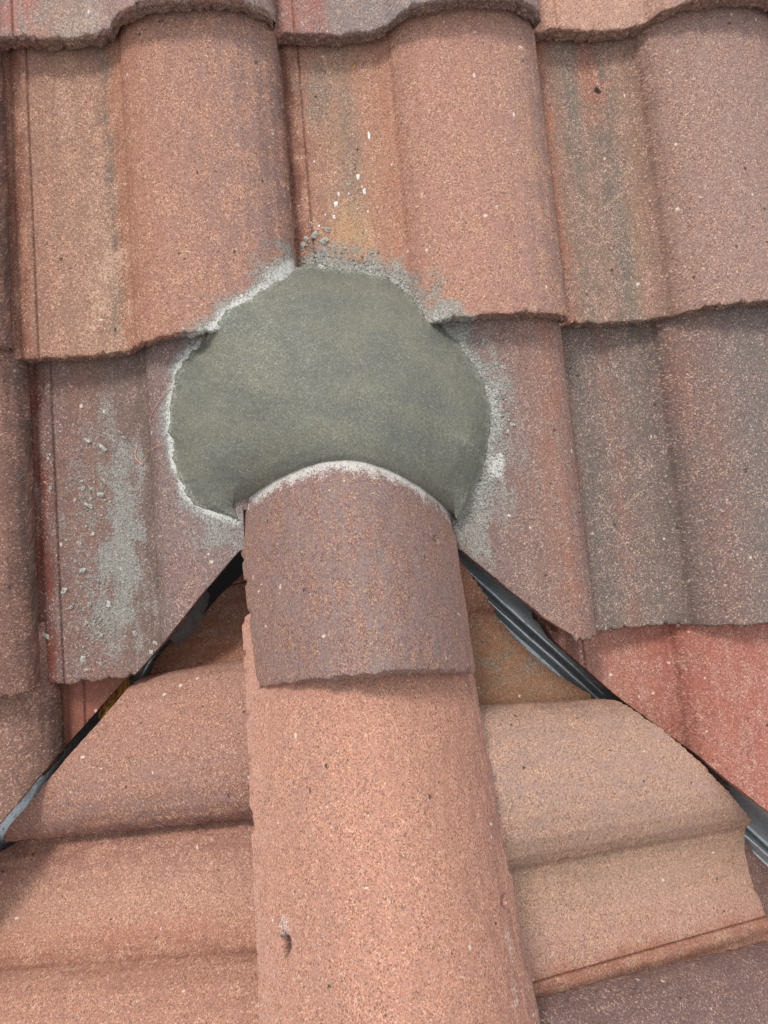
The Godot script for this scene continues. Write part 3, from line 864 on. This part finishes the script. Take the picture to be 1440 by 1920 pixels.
# ---- valley flashings ---------------------------------------------------------------
func strip(a: Vector3, b: Vector3, section: Array, across: Vector3, seed_: float) -> ArrayMesh:
	var nl := 70
	var nx := section.size()
	var p := PackedVector3Array()
	var uv := PackedVector2Array()
	for side in 2:
		for j in nl:
			var f := j / float(nl - 1)
			var o := a.lerp(b, f)
			for i in nx:
				var e: Array = section[i]
				var w := 0.0007 * fn.get_noise_2d(f * 4.0, seed_)
				p.append(o + across * (e[0] + w) + Vector3.UP * (e[1] + 0.0012 * fn.get_noise_2d(f * 3.0, seed_ + 5.0) + 0.0004 * fn.get_noise_2d(f * 20.0, i * 0.5) - side * 0.0009))
				uv.append(Vector2((e[0] + 0.087) / 0.17, f * 1.6))
	var sh := Shape.new()
	sh.grid(p.slice(0, nl * nx), uv.slice(0, nl * nx), nx, nl, 1.0 if across.x < 0 else -1.0)
	sh.grid(p.slice(nl * nx), uv.slice(nl * nx), nx, nl, -1.0 if across.x < 0 else 1.0)
	return sh.mesh()

func build_flashings():
	var metal := StandardMaterial3D.new()
	var im := Image.create(256, 256, false, Image.FORMAT_RGB8)
	var ro := Image.create(256, 256, false, Image.FORMAT_L8)
	for y in 256:
		for x in 256:
			var n := fr.get_noise_2d(x * 0.02, y * 0.012)
			var d := clampf((fr.get_noise_2d(x * 0.11 + 40.0, y * 0.09) - 0.42) * 2.6, 0.0, 0.7)
			var g := (ga[y * GW + x] - 127.5) / 62.0
			im.set_pixel(x, y, srgb(186, 193, 195).lerp(srgb(164, 172, 174), clampf(0.5 + n, 0, 1)).lerp(srgb(126, 108, 92), clampf(d + 0.1 * g, 0, 0.6)))
			var q := clampf(0.24 + 0.15 * n + 0.35 * d + 0.05 * g, 0.2, 0.95)
			ro.set_pixel(x, y, Color(q, q, q))
	metal.albedo_texture = ImageTexture.create_from_image(im)
	metal.roughness_texture = ImageTexture.create_from_image(ro)
	metal.roughness = 1.0
	metal.metallic = 0.5
	metal.metallic_specular = 0.8
	# a trough with a rounded rib along it; the rib lies towards the gable
	var section := [[-0.085, 0.020], [-0.05, 0.008], [-0.02, -0.002], [-0.0075, -0.004], [-0.0055, 0.0015], [-0.003, 0.0055], [0.0, 0.007], [0.003, 0.0055], [0.0052, 0.001], [0.007, -0.006], [0.012, -0.009], [0.018, -0.007], [0.026, 0.004], [0.034, 0.016], [0.044, 0.026], [0.06, 0.032]]
	var o := put("valley_flashing", strip(Vector3(0.085, 0.004, -0.0735), Vector3(0.657, -0.269, 0.471), section, Vector3(1, 0, -1.05).normalized(), 1.0), metal)
	tag(o, "grey metal valley flashing with a shiny rib, under the orange brown tile", "flashing", "valley flashings")
	var section2 := [[-0.06, 0.012], [-0.03, 0.002], [-0.012, -0.002], [-0.006, 0.003], [0.0, 0.0055], [0.006, 0.003], [0.012, -0.003], [0.03, 0.0], [0.05, 0.010], [0.07, 0.030]]
	o = put("valley_flashing", strip(Vector3(-0.214, -0.066, 0.006), Vector3(-0.51, -0.245, 0.40), section2, Vector3(-1, 0, -1.05).normalized(), 4.0), metal)
	tag(o, "dull grey metal valley flashing deep in the gap beside the dark red tile", "flashing", "valley flashings")
	# a dark curled scrap of sheet in the left gap
	var p := PackedVector3Array()
	var uv := PackedVector2Array()
	for j in 14:
		for i in 10:
			var f := j / 13.0
			var g := i / 9.0
			var c := Vector3(-0.158, -0.018, -0.022).lerp(Vector3(-0.198, -0.040, 0.030), f)
			var w := 0.017 * minf(1.0, sin(PI * clampf(f * 0.75 + 0.15, 0, 1)) * 1.3) * (1.0 + 0.25 * fn.get_noise_1d(f * 6.0))
			p.append(c + Vector3(0.72, 0.0, 0.69) * (g - 0.5) * 2.0 * w + Vector3.UP * (0.010 * (1.0 - pow((g - 0.45) * 2.0, 2.0)) + 0.002 * fn.get_noise_2d(f * 4.0, g * 4.0)))
			uv.append(Vector2(g, f))
	var sh := Shape.new()
	sh.grid(p, uv, 10, 14, -1.0)
	o = put("flashing_scrap", sh.mesh(), plain(srgb(104, 98, 95), 0.75))
	tag(o, "dark curled scrap of flashing in the black gap left of the short ridge tile", "scrap")
	# a dry leaf
	var lp := PackedVector3Array()
	var lu := PackedVector2Array()
	for j in 18:
		for i in 9:
			var f := j / 17.0
			var g := i / 8.0 - 0.5
			var w := 0.013 * pow(sin(PI * clampf(f, 0.02, 0.98)), 0.7)
			var c := Vector3(-0.243, -0.042, 0.062).lerp(Vector3(-0.276, -0.056, 0.108), f)
			lp.append(c + Vector3(0.72, 0.0, 0.69) * g * 2.0 * w + Vector3.UP * (0.010 * absf(g) + 0.004 * sin(f * 9.0 + g * 4.0) + 0.006 * fn.get_noise_2d(f * 3.0, g * 3.0)))
			lu.append(Vector2(g + 0.5, f))
	var ls := Shape.new()
	ls.grid(lp, lu, 9, 18, -1.0)
	var lm := plain(srgb(168, 118, 44), 0.6)
	lm.backlight_enabled = true
	lm.backlight = Color(0.25, 0.16, 0.04)
	var li := Image.create(64, 64, false, Image.FORMAT_RGB8)
	for y in 64:
		for x in 64:
			var vein := 1.0 if absf(x - 32) < 1.5 or absf(fposmod(y + absf(x - 32) * 0.8, 11.0) - 5.5) < 0.7 else 0.0
			li.set_pixel(x, y, srgb(176, 124, 46).lerp(srgb(104, 66, 26), clampf(0.35 + 0.8 * fr.get_noise_2d(x * 0.06, y * 0.06), 0, 1)).lerp(srgb(200, 160, 90), 0.6 * vein))
	lm.albedo_color = Color.WHITE
	lm.albedo_texture = ImageTexture.create_from_image(li)
	o = put("dry_leaf", ls.mesh(), lm)
	tag(o, "curled amber brown dry leaf stuck in the gap beside the dark red tile", "leaf")

# ---- crumbs, chips, bristles --------------------------------------------------------
func lump(seed_: int) -> ArrayMesh:      # a small broken lump with flat faces
	var nx := 8
	var ny := 6
	var p := []
	for j in ny:
		for i in nx:
			var a := TAU * (i + 0.5 * (j % 2)) / nx
			var b := PI * j / (ny - 1)
			var d := Vector3(sin(b) * cos(a), cos(b), sin(b) * sin(a))
			p.append(d * (0.48 + 0.30 * fn.get_noise_3d(d.x * 0.9 + seed_ * 7.0, d.y * 0.9, d.z * 0.9) + 0.16 * fn.get_noise_3d(d.x * 2.2, d.y * 2.2, d.z * 2.2 + seed_)))
	var st := SurfaceTool.new()
	st.begin(Mesh.PRIMITIVE_TRIANGLES)
	st.set_smooth_group(-1)
	for j in ny - 1:
		for i in nx:
			var k := (i + 1) % nx
			for q in [[j * nx + i, j * nx + k, j * nx + nx + i], [j * nx + k, j * nx + nx + k, j * nx + nx + i]]:
				if p[q[0]].distance_to(p[q[1]]) < 0.001 or p[q[1]].distance_to(p[q[2]]) < 0.001: continue
				for e in [q[0], q[1], q[2]]: st.add_vertex(p[e])
	st.generate_normals()
	return st.commit()

func scatter(called: String, label: String, pts: Array, m: Mesh, mat: Material):
	var mm := MultiMesh.new()
	mm.transform_format = MultiMesh.TRANSFORM_3D
	mm.use_colors = true
	mm.mesh = m
	mm.instance_count = pts.size()
	for i in pts.size():
		mm.set_instance_transform(i, pts[i][0])
		mm.set_instance_color(i, pts[i][1])
	var o := MultiMeshInstance3D.new()
	o.name = called
	o.multimesh = mm
	o.material_override = mat
	add_child(o)
	tag(o, label, "grit", "", "stuff")

func grain_at(u: float, v: float, size: float) -> Array:
	var h := main_height(u, v)
	var b := Basis.from_euler(Vector3(rng.randf() * TAU, rng.randf() * TAU, rng.randf() * TAU)).scaled(Vector3(1.0, rng.randf_range(0.6, 0.9), rng.randf_range(0.7, 1.1)) * size)
	var k := rng.randf_range(0.26, 0.46)
	return [Transform3D(b, main_pt(u, v, h + size * 0.22)), Color(k * 1.02, k, k * 0.88)]

func build_crumbs():
	var lumps := [lump(1), lump(2), lump(3), lump(4)]
	var grey := plain(srgb(172, 171, 160), 0.95)
	var pale := plain(srgb(186, 184, 172), 0.95)
	var white := plain(srgb(232, 230, 222), 0.8)
	var left := [[-0.2647, -0.187, 0.0093], [-0.2486, -0.1769, 0.0093], [-0.2289, -0.1938, 0.0056], [-0.2248, -0.1873, 0.0062], [-0.3042, -0.1738, 0.0031], [-0.3064, -0.1692, 0.0031], [-0.3049, -0.1374, 0.0043], [-0.2722, -0.1351, 0.005], [-0.264, -0.1342, 0.0043], [-0.2644, -0.123, 0.0043], [-0.2668, -0.1158, 0.0093], [-0.2793, -0.2055, 0.0037], [-0.281, -0.1221, 0.005], [-0.2536, -0.1264, 0.0068], [-0.2502, -0.1412, 0.005], [-0.2602, -0.1401, 0.0031], [-0.2642, -0.0844, 0.0056], [-0.279, -0.0759, 0.0056], [-0.2961, -0.0265, 0.0074], [-0.2713, -0.0101, 0.0056], [-0.2514, -0.0073, 0.0081], [-0.28, 0.0465, 0.0068], [-0.2774, 0.059, 0.0037], [-0.2037, 0.0363, 0.005], [-0.2083, 0.0457, 0.0062], [-0.2253, 0.0247, 0.0056], [-0.3169, 0.0186, 0.0099], [-0.2897, -0.0085, 0.005], [-0.2606, 0.0241, 0.0056], [-0.2363, 0.028, 0.0031], [-0.2749, 0.0095, 0.0043], [-0.2767, -0.0455, 0.0074], [-0.2915, -0.0803, 0.0043], [-0.263, 0.0536, 0.0043], [-0.1834, -0.054, 0.0031]]
	var light := [0, 1, 4, 5, 7, 8, 10, 16, 18, 20, 21, 22, 23, 24, 26]
	for i in left.size():
		var e: Array = left[i]
		crumb("mortar_crumb", lumps[i % 4], pale if i in light else grey, e[0], e[1], e[2], 0.45 if i < 4 or i == 10 or i == 26 else 0.75, "long pale flake of mortar lying on the dusty dull red tile" if i < 4 or i == 10 or i == 26 else "rounded whitish mortar crumb lying on the dusty dull red tile" if i in light else "small grey mortar crumb lying on the dusty dull red tile", "mortar crumbs on the dusty tile")
	var top := [[0.0008, -0.3996, 0.0074], [0.0103, -0.392, 0.0087], [0.0151, -0.4056, 0.0068], [-0.0138, -0.3884, 0.0074], [-0.0096, -0.3947, 0.005], [-0.0029, -0.4127, 0.0043], [0.0265, -0.3744, 0.0043], [-0.0006, -0.3747, 0.0037], [0.0427, -0.4599, 0.0037], [0.034, -0.4594, 0.0025], [0.0147, -0.3865, 0.0037]]
	for i in top.size():
		var e: Array = top[i]
		crumb("mortar_crumb", lumps[(i + 1) % 4], grey, e[0], e[1], e[2], 0.9, "grey mortar crumb in the tile pan above the mortar patch", "mortar crumbs above the patch")
	var right := [[0.1922, -0.2312, 0.0056], [0.1848, -0.2352, 0.0043], [0.194, -0.1667, 0.0056], [0.189, -0.1587, 0.0043], [0.1737, -0.2623, 0.0037], [0.1538, -0.266, 0.0037]]
	for i in right.size():
		var e: Array = right[i]
		crumb("mortar_crumb", lumps[(i + 2) % 4], grey, e[0], e[1], e[2], 0.9, "grey mortar crumb on the tile roll beside the mortar patch", "mortar crumbs beside the patch")
	var chips := [[0.0719, -0.5165, 0.0118, 0.0031], [0.0556, -0.468, 0.0068, 0.0031], [0.0608, -0.4509, 0.0074, 0.0031], [0.0315, -0.4487, 0.005, 0.0025], [0.0429, -0.4488, 0.0031, 0.0019], [0.0275, -0.4359, 0.0068, 0.0043], [0.0237, -0.4216, 0.005, 0.0031], [0.0628, -0.4263, 0.0031, 0.0019], [0.0137, -0.4233, 0.0031, 0.0019], [0.0059, -0.4095, 0.0037, 0.0025], [0.0066, -0.4868, 0.0025, 0.0019], [0.0938, -0.4771, 0.0031, 0.0019]]
	for i in chips.size():
		var e: Array = chips[i]
		var o := put("white_chip", lumps[i % 4], white)
		var b := Basis(Vector3(1, 0, 0), Vector3(0, cp, sp), Vector3(0, -sp, cp)) * Basis(Vector3.UP, rng.randf_range(-0.25, 0.1))
		o.transform = Transform3D(b * Basis.from_scale(Vector3(e[3], e[3] * 0.5, e[2])), main_pt(e[0], e[1], main_height(e[0], e[1]) + e[3] * 0.1))
		tag(o, "tiny white chip lying in the orange brown tile pan", "chip", "white chips in the tile pan")
	# a dark seed and a yellow one
	var seed1 := put("dark_seed", lumps[2], plain(srgb(58, 46, 38), 0.7))
	seed1.transform = Transform3D(Basis(Vector3(1, 0, 0), Vector3(0, cp, sp), Vector3(0, -sp, cp)) * Basis(Vector3.UP, 0.6) * Basis.from_scale(Vector3(0.0045, 0.003, 0.009)), main_pt(0.353, -0.57, main_height(0.353, -0.57) + 0.0008))
	tag(seed1, "small dark seed husk on the grey brown lichen flecked tile", "seed")
	var seed2 := put("yellow_seed", lumps[1], plain(srgb(206, 150, 84), 0.7))
	seed2.transform = Transform3D(Basis(Vector3(1, 0, 0), Vector3(0, cp, sp), Vector3(0, -sp, cp)) * Basis(Vector3.UP, -0.7) * Basis.from_scale(Vector3(0.003, 0.002, 0.006)), main_pt(0.062, -0.602, main_height(0.062, -0.602) + 0.0006))
	tag(seed2, "tiny yellow seed in the tile pan under the uppermost course", "seed")
	# brush bristles
	var pink := plain(srgb(224, 158, 138), 0.6)
	var lines := [[[-0.2111, -0.1757], [-0.214, -0.1682], [-0.2125, -0.1617], [-0.2058, -0.1554]], [[-0.1943, -0.2021], [-0.1793, -0.2197], [-0.1663, -0.2311]], [[-0.195, -0.1694], [-0.1863, -0.1709], [-0.1792, -0.172]]]
	var says := ["curved pink bristle lying in the dusty tile pan", "long straight pale bristle leaning against the rim of the mortar patch", "short pale bristle at the whitish rim of the mortar patch"]
	var rad := [0.00062, 0.00032, 0.00032]
	for k in 3:
		var cv := Curve3D.new()
		var pts: Array = lines[k]
		for i in pts.size():
			var e: Array = pts[i]
			var lift := 0.0009 + (0.002 if k > 0 else 0.0)
			var q := main_pt(e[0], e[1], main_height(e[0], e[1]) + lift)
			var prev: Array = pts[maxi(i - 1, 0)]
			var next: Array = pts[mini(i + 1, pts.size() - 1)]
			var tan := (top_y(next[0], next[1]) - top_y(prev[0], prev[1])) / 6.0
			cv.add_point(q, -tan, tan)
		var o := put("bristle", tube(cv, rad[k]), pink)
		tag(o, says[k], "bristle", "brush bristles")
	# fine grit: far too many grains to count
	var gm := StandardMaterial3D.new()
	gm.vertex_color_use_as_albedo = true
	gm.roughness = 0.95
	var pts := []
	var spots := [[-0.24, -0.08, 0.030, 0.085, 420], [-0.262, -0.02, 0.022, 0.05, 260], [-0.258, 0.02, 0.022, 0.025, 130], [-0.27, -0.14, 0.018, 0.04, 90]]
	for e in spots:
		for i in int(e[4]):
			var u: float = rng.randfn(e[0], e[2] * 0.62)
			var v: float = rng.randfn(e[1], e[3] * 0.62)
			if u < -0.312 or u > -0.19 or v > 0.066 or v < -0.265 or v > cut_main(u) - 0.006: continue
			pts.append(grain_at(u, v, 0.0008 + 0.0018 * pow(rng.randf(), 3.0)))
	scatter("mortar_grit", "loose grey mortar grit strewn over the dusty dull red tile", pts, lump(9), gm)
	pts = []
	for i in 900:
		var f := rng.randf_range(0.44, 0.72)
		var e := catmull(PATCH, f)
		var far := absf(rng.randfn(0.0, 0.011)) * (1.0 - absf(f - 0.52))
		var u := e.x + rng.randfn(0.0, 0.006)
		var v := e.y - far
		if u < -0.022 or main_height(u, v) > 0.06: continue
		pts.append(grain_at(u, v, 0.0009 + 0.0022 * pow(rng.randf(), 3.0)))
	scatter("mortar_grit_above", "loose grey mortar grit along the upper rim of the patch", pts, lump(10), gm)
	pts = []
	for i in 1100:
		var f := rng.randf_range(0.70, 0.99)
		var e := catmull(PATCH, f)
		var far := absf(rng.randfn(0.0, 0.010))
		var u := e.x + far
		var v := e.y + rng.randfn(0.0, 0.005)
		if v < -0.279 and u < 0.2: continue
		if v > cut_main(u) - 0.004: continue
		pts.append(grain_at(u, v, 0.0009 + 0.0024 * pow(rng.randf(), 3.0)))
	scatter("mortar_grit_beside", "loose grey mortar grit along the crumbly side of the patch", pts, lump(11), gm)

func crumb(called: String, m: Mesh, mat: Material, u: float, v: float, size: float, slim: float, label: String, group: String):
	var o := put(called, m, mat)
	var b := Basis(Vector3(1, 0, 0), Vector3(0, cp, sp), Vector3(0, -sp, cp)) * Basis(Vector3.UP, rng.randf() * TAU)
	if slim < 0.5: b = Basis(Vector3(1, 0, 0), Vector3(0, cp, sp), Vector3(0, -sp, cp)) * Basis(Vector3.UP, -0.55 + rng.randfn(0, 0.15))
	o.transform = Transform3D(b * Basis.from_scale(Vector3(size * 1.0, size * 0.5, size * 1.0 * slim)), main_pt(u, v, main_height(u, v) + size * 0.16))
	tag(o, label, "crumb", group)

func tube(cv: Curve3D, r: float) -> ArrayMesh:
	var nl := 24
	var p := PackedVector3Array()
	var uv := PackedVector2Array()
	var len := cv.get_baked_length()
	for j in nl:
		var o := cv.sample_baked(len * j / (nl - 1), true)
		var d := (cv.sample_baked(minf(len, len * j / (nl - 1) + 0.0004), true) - cv.sample_baked(maxf(0.0, len * j / (nl - 1) - 0.0004), true)).normalized()
		var a := d.cross(Vector3.UP).normalized()
		var b := a.cross(d).normalized()
		var rr := r * (1.5 if r > 0.0005 and (j < 2 or j > nl - 2) else 1.0)
		for i in 9:
			var t := TAU * (i % 8) / 8.0
			p.append(o + (a * cos(t) + b * sin(t)) * rr)
			uv.append(Vector2(i, j) * 0.1)
	var sh := Shape.new()
	sh.grid(p, uv, 9, nl, -1.0)
	return sh.mesh()
